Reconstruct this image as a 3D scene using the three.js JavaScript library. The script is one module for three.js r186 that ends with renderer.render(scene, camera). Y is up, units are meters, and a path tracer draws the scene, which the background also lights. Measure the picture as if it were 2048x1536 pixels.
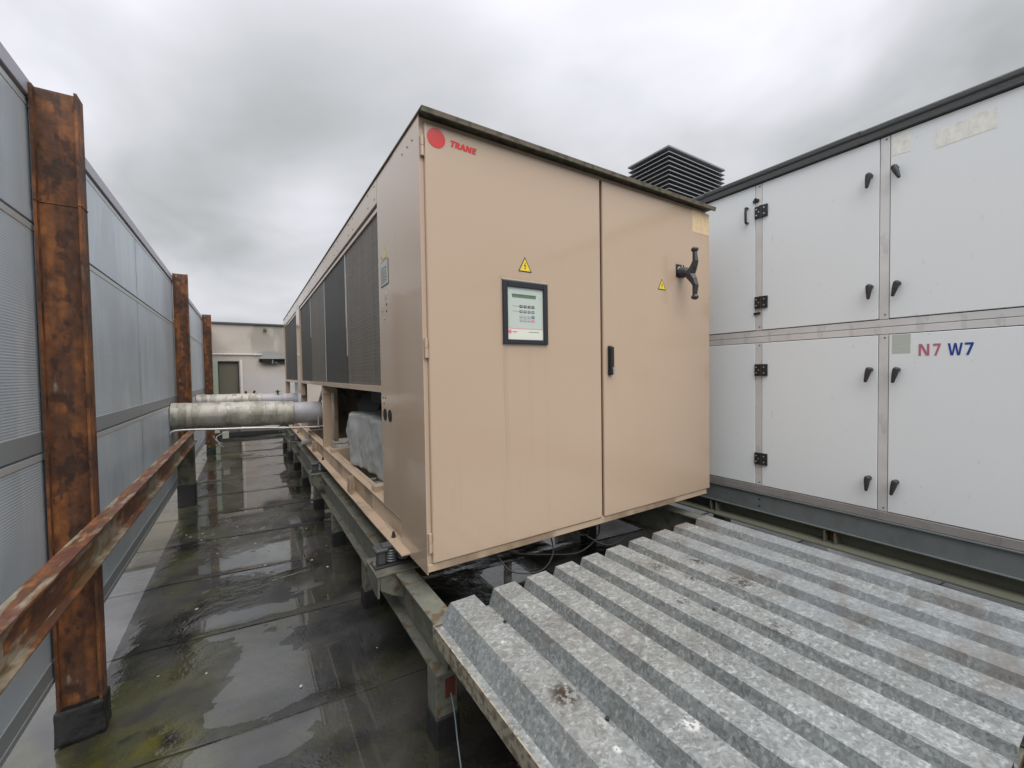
import * as THREE from 'three';
import { RoundedBoxGeometry } from 'three/addons/geometries/RoundedBoxGeometry.js';
import { TextGeometry } from 'three/addons/geometries/TextGeometry.js';
import { FontLoader } from 'three/addons/loaders/FontLoader.js';
import { mergeGeometries, mergeVertices } from 'three/addons/utils/BufferGeometryUtils.js';

// ---------------------------------------------------------------- camera, sky, sun, exposure
const H = 1.6;                                   // eye height above the roof; the camera stands over the origin
const scene = new THREE.Scene();
const camera = new THREE.PerspectiveCamera(85.54, 4 / 3, 0.05, 300);
camera.position.set(0, H, 0);
camera.rotation.order = 'YXZ';
camera.rotation.set(-0.027179, -0.568359, -0.015059);
const renderer = new THREE.WebGLRenderer({ antialias: true });
renderer.setSize(1024, 768);
renderer.toneMapping = THREE.LinearToneMapping;
renderer.toneMappingExposure = 2.6;
renderer.shadowMap.enabled = true;

// seeded noise
function hash(x, y, s = 0) { let h = Math.imul(x, 374761393) ^ Math.imul(y, 668265263) ^ Math.imul(s + 11, 1274126177); h = Math.imul(h ^ (h >>> 13), 1274126177); h ^= h >>> 16; return (h >>> 0) / 4294967296; }
function vnoise(x, y, s = 0, px = 0, py = 0) {
  const xi = Math.floor(x), yi = Math.floor(y), fx = x - xi, fy = y - yi;
  const m = (a, p) => (p ? ((a % p) + p) % p : a);
  const u = fx * fx * (3 - 2 * fx), v = fy * fy * (3 - 2 * fy);
  const a = hash(m(xi, px), m(yi, py), s), b = hash(m(xi + 1, px), m(yi, py), s), c = hash(m(xi, px), m(yi + 1, py), s), d = hash(m(xi + 1, px), m(yi + 1, py), s);
  return a + (b - a) * u + (c - a) * v + (a - b - c + d) * u * v;
}
function fbm(x, y, o = 5, s = 0, px = 0, py = 0) { let t = 0, a = 0.5, n = 0; for (let i = 0; i < o; i++) { t += a * vnoise(x, y, s + i * 7, px, py); n += a; a *= 0.5; x *= 2; y *= 2; px *= 2; py *= 2; } return t / n; }
function worley(x, y, s = 0) {                    // [distance to the nearest cell centre, id of that cell]
  const xi = Math.floor(x), yi = Math.floor(y); let best = 9, id = 0;
  for (let j = -1; j < 2; j++) for (let i = -1; i < 2; i++) {
    const cx = xi + i + hash(xi + i, yi + j, s), cy = yi + j + hash(xi + i, yi + j, s + 1), d = (x - cx) ** 2 + (y - cy) ** 2;
    if (d < best) { best = d; id = hash(xi + i, yi + j, s + 2); }
  }
  return [Math.sqrt(best), id];
}
const clamp = (x, a = 0, b = 1) => Math.min(b, Math.max(a, x));
const sstep = (a, b, x) => { const t = clamp((x - a) / (b - a)); return t * t * (3 - 2 * t); };
const mix = (a, b, t) => a + (b - a) * t;
const mix3 = (a, b, t) => [mix(a[0], b[0], t), mix(a[1], b[1], t), mix(a[2], b[2], t)];
let seed = 7; const rnd = () => hash(seed++, 91, 5);

{ // overcast sky, brighter overhead, with soft cloud
  const w = 1536, h = 768, data = new Float32Array(w * h * 4), D = Math.PI / 180;
  // [azimuth right of -z, elevation, size in degrees, gain]
  const puffs = [[-13, 29, 8, .13], [-9, 25, 6, .06], [8, 21, 4, .16], [5, 17, 6, .08], [-5, 22, 6, -.13], [4, 31, 8, -.17], [16, 35, 9, -.07], [27, 32, 8, -.08], [-1, 13, 5, -.04], [14, 25, 5, .05], [10, 11, 7, .04], [36, 41, 7, .08], [50, 33, 12, .02], [70, 33, 14, .06], [85, 26, 12, .05], [60, 22, 6, .06]];
  for (let j = 0; j < h; j++) for (let i = 0; i < w; i++) {
    const el = ((j + .5) / h - .5) * Math.PI, th = ((i + .5) / w - .5) * 2 * Math.PI;
    const x = Math.cos(el) * Math.cos(th), z = Math.cos(el) * Math.sin(th), y = Math.sin(el), k = 1 / (Math.max(y, 0) + .26);
    const wx = fbm(x * k * 1.1 + 3, z * k * 1.1, 3, 31) - .5, n = fbm(x * k * 1.7 + wx * 1.2 + 9, z * k * 1.7 + wx + 4, 7, 3);
    let L = .205 * (1 + .75 * Math.max(y, 0)) * (1 + (n - .5) * 1.05), az = Math.atan2(x, -z) / D, ed = el / D, g = 0;
    for (const p of puffs) { let da = az - p[0]; da = (da - 360 * Math.round(da / 360)) * Math.cos(el); const r = (da * da + (ed - p[1]) ** 2) / (p[2] * p[2]); if (r < 9) g += p[3] * Math.exp(-r); }
    L *= 1 + g * (.8 + 1.1 * n);
    if (y < 0) L = .09;
    const warm = clamp((L - .21) * 2.6, -.2, .4);  // bright cloud is faintly lilac, the dark cloud faintly green
    data.set([L * (.955 + warm * .06), L * (.985 - warm * .01), L * (1.022 + warm * .11), 1], (j * w + i) * 4);
  }
  const t = new THREE.DataTexture(data, w, h, THREE.RGBAFormat, THREE.FloatType);
  t.mapping = THREE.EquirectangularReflectionMapping; t.magFilter = t.minFilter = THREE.LinearFilter; t.needsUpdate = true;
  scene.background = t; scene.environment = t;
}
const sun = new THREE.DirectionalLight(0xfffaf6, 1.5);
sun.position.set(.8, 22, 7); sun.target.position.set(1.5, 1, -4); scene.add(sun, sun.target);
sun.castShadow = true; sun.shadow.radius = 135; sun.shadow.mapSize.set(2048, 2048);
Object.assign(sun.shadow.camera, { left: -16, right: 16, top: 16, bottom: -16, near: 1, far: 60 });

// ---------------------------------------------------------------- helpers
const used = new Map();
function numbered(n) { const k = used.get(n) || 0; used.set(n, k + 1); return k ? n + '_' + String(k).padStart(3, '0') : n; }
function thing(name, label, category, [x, y, z] = [0, 0, 0], group) {
  const o = new THREE.Group(); o.name = numbered(name); o.position.set(x, y, z); o.userData = { label, category };
  if (group) o.userData.group = group;
  scene.add(o); return o;
}
function structure(name, geo, m) { const o = new THREE.Mesh(geo, m); o.name = name; o.userData = { kind: 'structure' }; scene.add(o); return o; }
function flat(g) {                                // non-indexed with box uv in metres, so that everything merges and patterns keep their size
  g = g.index ? g.toNonIndexed() : g;
  const p = g.attributes.position; if (!g.attributes.normal) g.computeVertexNormals();
  const uv = new Float32Array(p.count * 2), a = new THREE.Vector3(), b = new THREE.Vector3(), c = new THREE.Vector3(), n = new THREE.Vector3();
  for (let i = 0; i < p.count; i += 3) {
    a.fromBufferAttribute(p, i); b.fromBufferAttribute(p, i + 1); c.fromBufferAttribute(p, i + 2);
    n.copy(b).sub(a).cross(c.clone().sub(a)); const x = Math.abs(n.x), y = Math.abs(n.y), z = Math.abs(n.z);
    [a, b, c].forEach((v, k) => { const q = y >= x && y >= z ? [v.x, v.z] : x >= z ? [v.z, v.y] : [v.x, v.y]; uv.set(q, (i + k) * 2); });
  }
  const r = new THREE.BufferGeometry();
  r.setAttribute('position', p); r.setAttribute('normal', g.attributes.normal); r.setAttribute('uv', new THREE.BufferAttribute(uv, 2));
  return r;
}
// a part: geometries in world coordinates, stored relative to the thing's base
function part(name, geos, m, parent) {
  geos = (Array.isArray(geos) ? geos : [geos]).map(flat);
  const g = geos.length > 1 ? mergeGeometries(geos) : geos[0];
  const root = parent.isGroup ? parent : parent.userData.root;
  g.translate(-root.position.x, -root.position.y, -root.position.z);
  const o = new THREE.Mesh(g, m); o.name = name; parent.add(o);
  Object.defineProperty(o.userData, 'root', { value: root, enumerable: false });
  return o;
}
function box(x0, x1, y0, y1, z0, z1, r = 0) {
  const w = Math.abs(x1 - x0), h = Math.abs(y1 - y0), d = Math.abs(z1 - z0); r = Math.min(r, w / 2.1, h / 2.1, d / 2.1);
  const g = r > 0 ? new RoundedBoxGeometry(w, h, d, 2, r) : new THREE.BoxGeometry(w, h, d);
  return g.translate((x0 + x1) / 2, (y0 + y1) / 2, (z0 + z1) / 2);
}
function cyl(r, a, b, n = 24, r2 = r) {            // from point a to point b
  const A = new THREE.Vector3(...a), B = new THREE.Vector3(...b), d = B.clone().sub(A), g = new THREE.CylinderGeometry(r2, r, d.length(), n);
  g.applyQuaternion(new THREE.Quaternion().setFromUnitVectors(new THREE.Vector3(0, 1, 0), d.clone().normalize()));
  return g.translate(...A.add(B).multiplyScalar(.5).toArray());
}
function tube(pts, r, n = 40, k = 8) { return new THREE.TubeGeometry(new THREE.CatmullRomCurve3(pts.map((p) => new THREE.Vector3(...p))), n, r, k, false); }
function shape(pts) { const s = new THREE.Shape(); pts.forEach(([x, y], i) => (i ? s.lineTo(x, y) : s.moveTo(x, y))); s.closePath(); return s; }
function extZ(pts, z0, z1) { return new THREE.ExtrudeGeometry(shape(pts), { depth: z1 - z0, bevelEnabled: false }).translate(0, 0, z0); }
function extY(pts, y0, y1) { return new THREE.ExtrudeGeometry(shape(pts.map(([x, z]) => [x, -z])), { depth: y1 - y0, bevelEnabled: false }).rotateX(-Math.PI / 2).translate(0, y0, 0); }
function extX(pts, x0, x1) { return new THREE.ExtrudeGeometry(shape(pts.map(([y, z]) => [-z, y])), { depth: x1 - x0, bevelEnabled: false }).rotateY(Math.PI / 2).translate(x0, 0, 0); }  // pts = [y, z]
function iSection(x, yb, yt, b, tf, tw) { const l = x - b / 2, r = x + b / 2, u = x - tw / 2, v = x + tw / 2; return [[l, yb], [r, yb], [r, yb + tf], [v, yb + tf], [v, yt - tf], [r, yt - tf], [r, yt], [l, yt], [l, yt - tf], [u, yt - tf], [u, yb + tf], [l, yb + tf]]; }
function quadGrid(nu, nv, f) {                    // smooth surface through f(u, v)
  const g = new THREE.PlaneGeometry(1, 1, nu, nv), p = g.attributes.position;
  for (let i = 0; i < p.count; i++) p.setXYZ(i, ...f(p.getX(i) + .5, p.getY(i) + .5));
  g.computeVertexNormals(); return g;
}
const font = await new FontLoader().loadAsync('fonts/droid/droid_sans_bold.typeface.json');
function lettering(s, h, depth = .001, lean = 0, stretch = 1) {   // baseline at the origin, cap height h, reading along +x
  const g = new TextGeometry(s, { font, size: h, depth, curveSegments: 5, bevelEnabled: false });
  g.applyMatrix4(new THREE.Matrix4().set(stretch, lean, 0, 0, 0, 1, 0, 0, 0, 0, 1, 0, 0, 0, 0, 1)); return g;
}

// ---------------------------------------------------------------- textures
const enc = (c) => 255 * (c <= .0031308 ? 12.92 * c : 1.055 * Math.pow(c, 1 / 2.4) - .055);
function tex(w, h, f, opt = {}) {                 // f(u, v) returns linear rgb, or one number for a data map
  const d = new Uint8Array(w * h * 4);
  for (let j = 0; j < h; j++) for (let i = 0; i < w; i++) {
    const c = f((i + .5) / w, (j + .5) / h), k = (j * w + i) * 4;
    const q = hash(i, j, 77);                      // dithered, so that faint tones do not break into steps
    if (typeof c === 'number') d[k] = d[k + 1] = d[k + 2] = Math.min(255, 255 * clamp(c) + q);
    else for (let m = 0; m < 3; m++) d[k + m] = Math.min(255, enc(clamp(c[m])) + q);
    d[k + 3] = 255;
  }
  const t = new THREE.DataTexture(d, w, h, THREE.RGBAFormat); t.wrapS = t.wrapT = THREE.RepeatWrapping; t.magFilter = THREE.LinearFilter; t.minFilter = THREE.LinearMipmapLinearFilter; t.generateMipmaps = true;
  if (!opt.data) t.colorSpace = THREE.SRGBColorSpace;
  t.repeat.set(1 / (opt.sx || 1), 1 / (opt.sy || opt.sx || 1));            // size of one tile in metres
  if (opt.ox !== undefined) t.offset.set(-opt.ox / opt.sx, -opt.oy / (opt.sy || opt.sx)); // metres at the tile's corner
  t.needsUpdate = true; return t;
}
const std = (o) => new THREE.MeshStandardMaterial(o);
const rgb = (r, g, b) => new THREE.Color().setRGB(r, g, b);
const M = {};
// rusted structural steel: deep brown scale with orange runs and remains of grey-green paint
function rustAt(u, v, P, seedv, paint, vert) {
  const a = vert ? [u * 9, v * 3] : [u * 3, v * 9], pa = vert ? [9, 3] : [3, 9];
  const n = fbm(u * 5, v * 5, 6, seedv, 5, 5), n2 = fbm(u * 16, v * 14, 5, seedv + 33, 16, 14), st = fbm(a[0] * 3, a[1] * 1.3333, 6, seedv + 50, pa[0] * 3, 4), f = fbm(u * 40, v * 40, 3, seedv + 90, 40, 40);
  let c = mix3([.066, .028, .014], [.155, .058, .018], sstep(.38, .62, .45 * n2 + .55 * st));
  c = mix3(c, [.245, .100, .030], sstep(.54, .72, .45 * n2 + .55 * st) * .7);
  c = mix3(c, [.018, .010, .008], sstep(.58, .70, fbm(u * 30, v * 24, 4, seedv + 5, 30, 24)) * .6);
  const p = sstep(paint, paint + .07, .55 * fbm(a[0] * 1.5, a[1] * 1.5, 5, seedv + 21, 0, 0) + .45 * n);
  c = mix3(c, [.24, .235, .18], p * .8);
  return [c.map((q) => q * (.75 + 1.35 * f)), p];
}
M.rust = std({ map: tex(768, 768, (u, v) => rustAt(u, v, 1, 3, .66, true)[0], { sx: 1.0, sy: 1.3 }), roughness: .72, bumpMap: tex(512, 512, (u, v) => fbm(u * 40, v * 40, 4, 8, 40, 40), { data: 1, sx: .8 }), bumpScale: .0016 });
M.rail = std({ map: tex(1024, 512, (u, v) => {
  let c = rustAt(u, v, 1, 71, .49, false)[0].map((q) => q * 1.25);
  c = mix3(c, [.10, .085, .03], sstep(.5, .65, fbm(u * 7, v * 4, 4, 77, 7, 4)) * .7);
  c = mix3(c, [.13, .06, .035], .35); return mix3(c, [.12, .045, .038], sstep(.48, .66, fbm(u * 7, v * 4, 5, 97, 7, 4)) * .6); }, { sx: 1.1, sy: .42 }), roughness: .5, bumpMap: M.rust.bumpMap, bumpScale: .001 });
// painted green-grey support steel with rust and moss spots
M.support = std({ map: tex(768, 768, (u, v) => {
  let c = mix3([.115, .122, .10], [.165, .168, .135], fbm(u * 8, v * 8, 6, 12, 8, 8));
  c = mix3(c, [.10, .055, .025], sstep(.60, .72, fbm(u * 24, v * 24, 5, 15, 24, 24)) * .7);
  c = mix3(c, [.08, .08, .06], sstep(.5, .75, fbm(u * 16, v * 30, 5, 18, 16, 30)) * .6);
  return mix3(c, [.22, .21, .155], sstep(.58, .75, fbm(u * 18, v * 18, 5, 19, 18, 18)) * .5); }, { sx: 1.1 }), roughness: .45, bumpMap: M.rust.bumpMap, bumpScale: .0006 });
M.green = std({ color: rgb(.145, .15, .115), roughness: .5, map: tex(256, 256, (u, v) => { const n = .8 + .3 * fbm(u * 6, v * 6, 5, 44, 6, 6); return [n, n, n]; }, { sx: 1.2 }) });
// chiller enamel
const grime = tex(512, 512, (u, v) => { const n = .985 + .02 * fbm(u * 4, v * 4, 5, 101, 4, 4) - .01 * sstep(.6, .75, fbm(u * 30, v * 4, 4, 105, 30, 4)); return [n, n * .997, n * .99]; }, { sx: 1.5 });
const enamelRough = tex(512, 512, (u, v) => .17 + .08 * fbm(u * 3, v * 2, 4, 121, 3, 2), { data: 1, sx: 1.7 });
const orange = tex(512, 512, (u, v) => .5 * fbm(u * 3, v * 3, 3, 131, 3, 3) + .5 * fbm(u * 90, v * 90, 2, 133, 90, 90), { data: 1, sx: .9 });
const ENAMEL = [.485, .367, .268];
M.enamel = new THREE.MeshPhysicalMaterial({ color: rgb(...ENAMEL), map: grime, roughness: 1, roughnessMap: enamelRough, clearcoat: .35, clearcoatRoughness: .04});
// the left door carries runs of dirt below its display and faint scuffs
M.door = M.enamel.clone(); M.door.map = tex(640, 1024, (u, v) => {
  const x = .72 + u * 1.12, y = .69 + v * 2.08; let n = .985 + .02 * fbm(x * 3, y * 3, 5, 201);
  const below = sstep(1.75, 1.73, y) * sstep(.8, 1.5, y), run = (cx, w) => Math.exp(-(((x - cx + .004 * Math.sin(y * 9)) / w) ** 2));
  let d = below * (.34 * run(1.137, .0035) + .16 * run(1.152, .006) + .06 * run(1.41, .004) + .05 * run(1.30, .012));
  d += .34 * Math.exp(-(((y - 1.752) / .008) ** 2)) * (x > 1.12 && x < 1.43 ? 1 : 0) * fbm(x * 40, y * 40, 3, 205) * 1.3;
  d += .18 * Math.exp(-(((y - 2.095) / .012) ** 2)) * (x > 1.11 && x < 1.44 ? 1 : 0) * fbm(x * 30, y * 30, 3, 207) * 1.3;
  d += .05 * sstep(.62, .72, fbm(x * 24, y * 3, 4, 209)) * sstep(1.4, .9, y);
  const c = mix3([n, n, n], [.45, .46, .42], clamp(d)); return c; }, { sx: 1.12, sy: 2.08, ox: .72, oy: .69 });
M.base = std({ color: rgb(.50, .385, .275), roughness: .42, map: tex(512, 512, (u, v) => mix3([.98, .98, .98], [.42, .40, .37], sstep(.45, .72, fbm(u * 5, v * 5, 5, 222, 5, 5)) * .8), { sx: 1.1 }), bumpMap: M.rust.bumpMap, bumpScale: .0004 });
M.mossy = std({ roughness: .7, map: tex(512, 256, (u, v) => mix3([.115, .092, .062], [.05, .05, .03], sstep(.36, .66, fbm(u * 24, v * 24, 5, 231, 24, 24))), { sx: .8 }) });
// condenser fins
const fins = tex(512, 512, (u, v) => (.5 + .5 * Math.sin(u * 2 * Math.PI * 64)) * .6 + .4 * (((v * 20) % 1) < .3 ? 0 : 1), { data: 1, sx: .25, sy: .5 });
const finDirt = tex(512, 512, (u, v) => { const n = .62 + .4 * fbm(u * 24, v * 2, 5, 241, 24, 2) + .2 * (fbm(u * 4, v * 60, 4, 243, 4, 60) - .5); return [n, n * .97, n * .92]; }, { sx: 1.2 });
M.coil = [[.18, .162, .14], [.058, .057, .053], [.165, .153, .136], [.066, .065, .06]].map((c) => std({ color: rgb(...c), map: finDirt, roughness: .5, metalness: .15, bumpMap: fins, bumpScale: .0012 }));  // alternate lighter and darker tones paint in how differently angled panels reflect
M.skyGapAndConduit = std({ color: rgb(.62, .62, .62), roughness: .4, metalness: .5 });  // conduit metal; also the painted sky light between the coils
// galvanised fence sheet with pale runs
M.fence = std({ roughness: .4, metalness: .2, map: tex(1024, 512, (u, v) => {
  let n = .85 + .3 * fbm(u * 4, v * 4, 5, 251, 4, 4), c = [.53 * n, .61 * n, .67 * n];
  c = mix3(c, [.70, .73, .73], sstep(.57, .74, fbm(u * 30, v * 2, 5, 255, 30, 2)) * .4);
  return mix3(c, [.36, .38, .40], sstep(.56, .7, fbm(u * 9, v * 3, 5, 258, 9, 3)) * .22); }, { sx: 2.3, sy: 1.7 }) });
M.band = std({ color: rgb(.30, .33, .345), roughness: .5, metalness: .2, map: grime });
M.coping = std({ color: rgb(.46, .455, .52), roughness: .5, metalness: .25, map: grime });
M.edge = std({ color: rgb(.55, .58, .58), roughness: .45, metalness: .3, map: grime });
// weathered zinc decking: spangle, white bloom, brown lichen
M.deck = std({ roughness: 1, metalness: .35, roughnessMap: tex(256, 256, (u, v) => .30 + .26 * fbm(u * 8, v * 8, 4, 260, 8, 8), { data: 1, sx: .7 }), map: tex(1536, 1152, (u, v) => {
  const x = .6 + u * 2.15, z = -1.7 + v * 1.55, wx = x + .012 * (fbm(x * 60, z * 60, 2, 262) - .5), wz = z + .03 * (fbm(x * 40, z * 40, 2, 264) - .5);
  const [d, id] = worley(wx * 62, wz * 100, 266), [d2, id2] = worley(wx * 120, wz * 190, 268);
  let n = .285 + .115 * (id - .5) + .10 * (id2 - .5) + .12 * (fbm(x * 7, z * 7, 5, 270) - .5) + .13 * sstep(.62, .74, fbm(x * 60, z * 90, 3, 272));
  let c = [n * .925, n * 1.0, n * 1.0];
  const far = sstep(1.7, 2.0, x);
  c = mix3(c, [.30, .335, .37], far * .35 * sstep(.42, .6, fbm(x * 5, z * 5, 4, 274)));
  c = mix3(c, [.15, .115, .085], sstep(.50, .70, fbm(x * 4, z * 9, 5, 276)) * (.14 + .30 * far));
  for (const [px, pz, s, k] of [[.80, -.98, .05, 1], [1.73, -1.36, .05, .7], [1.78, -1.20, .035, .9], [1.98, -1.30, .06, .9], [1.56, -1.10, .03, .9], [1.62, -1.02, .03, .9], [1.70, -.78, .05, .7], [1.92, -1.05, .06, .8], [2.1, -1.5, .05, .5], [1.05, -1.28, .03, .3], [1.32, -1.22, .025, .5]]) {
    const r = Math.hypot(x - px, (z - pz) * .8) / s; if (r < 1.6) c = mix3(c, [.055, .04, .028], k * sstep(1.25, .3, r) * sstep(.42, .56, fbm(x * 90, z * 90, 4, 280)));
  }
  for (const [px, pz, s] of [[.775, -1.30, .012], [.80, -.76, .014], [1.03, -.70, .03], [.86, -.80, .008], [.74, -.72, .01]]) { const r = Math.hypot(x - px, z - pz) / s; if (r < 1.5) c = mix3(c, [.62, .63, .62], sstep(1.2, .5, r) * sstep(.38, .5, fbm(x * 120, z * 120, 3, 282))); }
  return c; }, { sx: 2.15, sy: 1.55, ox: .6, oy: -1.7 }), bumpMap: tex(512, 512, (u, v) => fbm(u * 20, v * 14, 5, 284, 20, 14), { data: 1, sx: .6 }), bumpScale: .0003 });
M.deckEdge = std({ roughness: .6, map: tex(512, 256, (u, v) => mix3([.34, .315, .235], [.16, .13, .10], sstep(.42, .68, fbm(u * 36, v * 18, 6, 290, 36, 18))), { sx: .6, sy: .3 }) });
// air handler
const specks = tex(512, 512, (u, v) => { const n = 1 - .03 * fbm(u * 3, v * 3, 4, 301, 3, 3) - .10 * sstep(.80, .86, fbm(u * 40, v * 24, 4, 303, 40, 24)); return [n, n, n * .995]; }, { sx: 1.3 });
M.white = std({ color: rgb(.79, .825, .84), roughness: .42, map: specks, bumpMap: orange, bumpScale: .0003 });
M.alu = std({ color: rgb(.74, .73, .72), roughness: .36, metalness: .25, map: tex(256, 512, (u, v) => { const n = .86 + .18 * fbm(u * 4, v * 12, 5, 310, 4, 12) - .12 * sstep(.62, .72, fbm(u * 12, v * 9, 4, 312, 12, 9)); return [n, n, n]; }, { sx: .5, sy: 1.1 }) });
M.baseRail = std({ color: rgb(.36, .34, .33), roughness: .5, metalness: .3, map: M.alu.map });
M.galv = std({ color: rgb(.215, .24, .245), roughness: .45, metalness: .35, map: tex(512, 256, (u, v) => { const n = .78 + .4 * fbm(u * 20, v * 12, 4, 320, 20, 12); return [n, n, n]; }, { sx: 1 }) });
M.roofing = std({ color: rgb(.070, .074, .074), roughness: .6, map: tex(256, 256, (u, v) => { const n = .75 + .5 * fbm(u * 8, v * 8, 5, 330, 8, 8); return [n, n, n]; }, { sx: .8 }), bumpMap: orange, bumpScale: .003 });
M.black = std({ color: rgb(.018, .019, .021), roughness: .38 });
M.blackMatte = std({ color: rgb(.012, .012, .013), roughness: .75 });
M.lever = std({ color: rgb(.035, .034, .038), roughness: .42 });
M.dark = std({ color: rgb(.03, .027, .024), roughness: .8 });
M.foam = std({ color: rgb(.06, .06, .063), roughness: .75, bumpMap: orange, bumpScale: .002 });
M.zinc = std({ color: rgb(.36, .38, .39), roughness: .5, metalness: .3, map: grime });
M.steel = std({ color: rgb(.6, .6, .6), roughness: .3, metalness: .9 });
M.paper = std({ color: rgb(.88, .88, .83), roughness: .8, map: tex(512, 256, (u, v) => { const n = .82 + .2 * fbm(u * 10, v * 10, 4, 340, 10, 10) - .07 * sstep(.60, .66, fbm(u * 26, v * 8, 3, 343, 26, 8)); return [n, n, n * .98]; }, { sx: .22, sy: .2 }) });
M.paperGrey = std({ color: rgb(.47, .50, .46), roughness: .7 });
M.paperTan = std({ color: rgb(.70, .54, .34), roughness: .7, map: M.paper.map });
M.red = std({ color: rgb(.58, .020, .020), roughness: .22 });
M.pinkLetter = std({ color: rgb(.46, .14, .19), roughness: .6 });
M.blueLetter = std({ color: rgb(.008, .05, .30), roughness: .5 });
M.yellow = std({ color: rgb(.80, .60, .035), roughness: .45 });
M.paleYellow = std({ color: rgb(.58, .54, .30), roughness: .6 });
M.outline = std({ color: rgb(.42, .40, .20), roughness: .6 });
M.screen = std({ color: rgb(.50, .57, .52), roughness: .3 });
M.screenLow = std({ color: rgb(.68, .71, .62), roughness: .3 });
M.lcd = std({ color: rgb(.13, .20, .14), roughness: .25 });
M.keyDark = std({ color: rgb(.035, .035, .045), roughness: .5 });
M.keyGrey = std({ color: rgb(.15, .16, .16), roughness: .5 });
M.keyLilac = std({ color: rgb(.36, .36, .42), roughness: .5 });
M.keyTeal = std({ color: rgb(.01, .15, .18), roughness: .5 });
M.keyPink = std({ color: rgb(.70, .19, .27), roughness: .5 });
M.print = std({ color: rgb(.17, .19, .18), roughness: .5 });
M.silicone = std({ color: rgb(.36, .34, .27), roughness: .5 });
M.frameGloss = std({ color: rgb(.020, .023, .030), roughness: .3 });
// pipe jackets and covers
M.jacket = std({ roughness: .5, metalness: .2, map: tex(1024, 512, (u, v) => {
  let n = .85 + .3 * fbm(u * 6, v * 6, 5, 350, 6, 6), c = [.40 * n, .385 * n, .34 * n];
  c = mix3(c, [.13, .135, .09], sstep(.44, .72, fbm(u * 14, v * 3, 5, 352, 14, 3)) * .6);
  return mix3(c, [.50, .47, .42], sstep(.6, .72, fbm(u * 22, v * 2, 4, 354, 22, 2)) * .6); }, { sx: 1.4, sy: .5 }), bumpMap: tex(512, 256, (u, v) => fbm(u * 7, v * 7, 4, 356, 7, 7), { data: 1, sx: .7 }), bumpScale: .006 });
M.foil = std({ color: rgb(.40, .40, .43), roughness: .5, metalness: .1, map: grime, bumpMap: M.jacket.bumpMap, bumpScale: .006 });
M.mount = std({ color: rgb(.085, .09, .092), roughness: .5, metalness: .2 });
M.cover = std({ color: rgb(.36, .37, .365), roughness: .55, map: tex(256, 256, (u, v) => { const n = .85 + .25 * fbm(u * 5, v * 5, 5, 360, 5, 5); return [n, n, n * .98]; }, { sx: .6 }), bumpMap: M.jacket.bumpMap, bumpScale: .004 });
M.bitumen = std({ color: rgb(.012, .0125, .014), roughness: .5, bumpMap: M.rust.bumpMap, bumpScale: .004 });
M.concrete = std({ roughness: .85, map: tex(1024, 512, (u, v) => {
  const x = -3 + u * 10, y = v * 3.2; let n = .9 + .22 * (fbm(x * 2, y * 3, 6, 370) - .5), c = [.50 * n, .45 * n, .395 * n];
  c = mix3(c, [.47, .43, .40], sstep(.6, .62, (y * 2.6) % 1) * .25 * fbm(x * 3, y * 9, 3, 372));
  c = mix3(c, [.26, .245, .21], sstep(.46, .66, fbm(x * 2.6, y * 1.2, 5, 374)) * sstep(1.9, 2.6, y) * .75);
  c = mix3(c, [.24, .225, .19], Math.exp(-(((x - .85) / .12) ** 2)) * sstep(2.0, 2.3, y) * sstep(2.95, 2.6, y) * .6);
  c = mix3(c, [.245, .25, .25], .8 * sstep(.5, .25, Math.hypot((x - .6) / .62, (y - 2.18) / .17) * .45 + .12 * fbm(x * 9, y * 9, 3, 377)));
  return mix3(c, [.45, .45, .47], sstep(.48, .62, fbm(x * 2, y * 2, 5, 379)) * sstep(1.9, 1.6, y) * .5); }, { sx: 10, sy: 3.2, ox: -3, oy: 0 }), bumpMap: orange, bumpScale: .004 });
M.doorOlive = std({ color: rgb(.125, .115, .085), roughness: .5, map: grime });
M.paleGreen = std({ color: rgb(.34, .40, .32), roughness: .5, map: grime });
M.pvc = std({ color: rgb(.62, .58, .54), roughness: .5 });
M.plastic = std({ color: rgb(.50, .50, .43), roughness: .5 });
M.louvre = std({ color: rgb(.30, .31, .32), roughness: .45, metalness: .4 });
M.rustPlate = std({ color: rgb(.10, .022, .012), roughness: .8 });
M.wire = std({ color: rgb(.22, .26, .27), roughness: .5, metalness: .3 });
M.cable = std({ color: rgb(.020, .017, .015), roughness: .6 });

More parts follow.
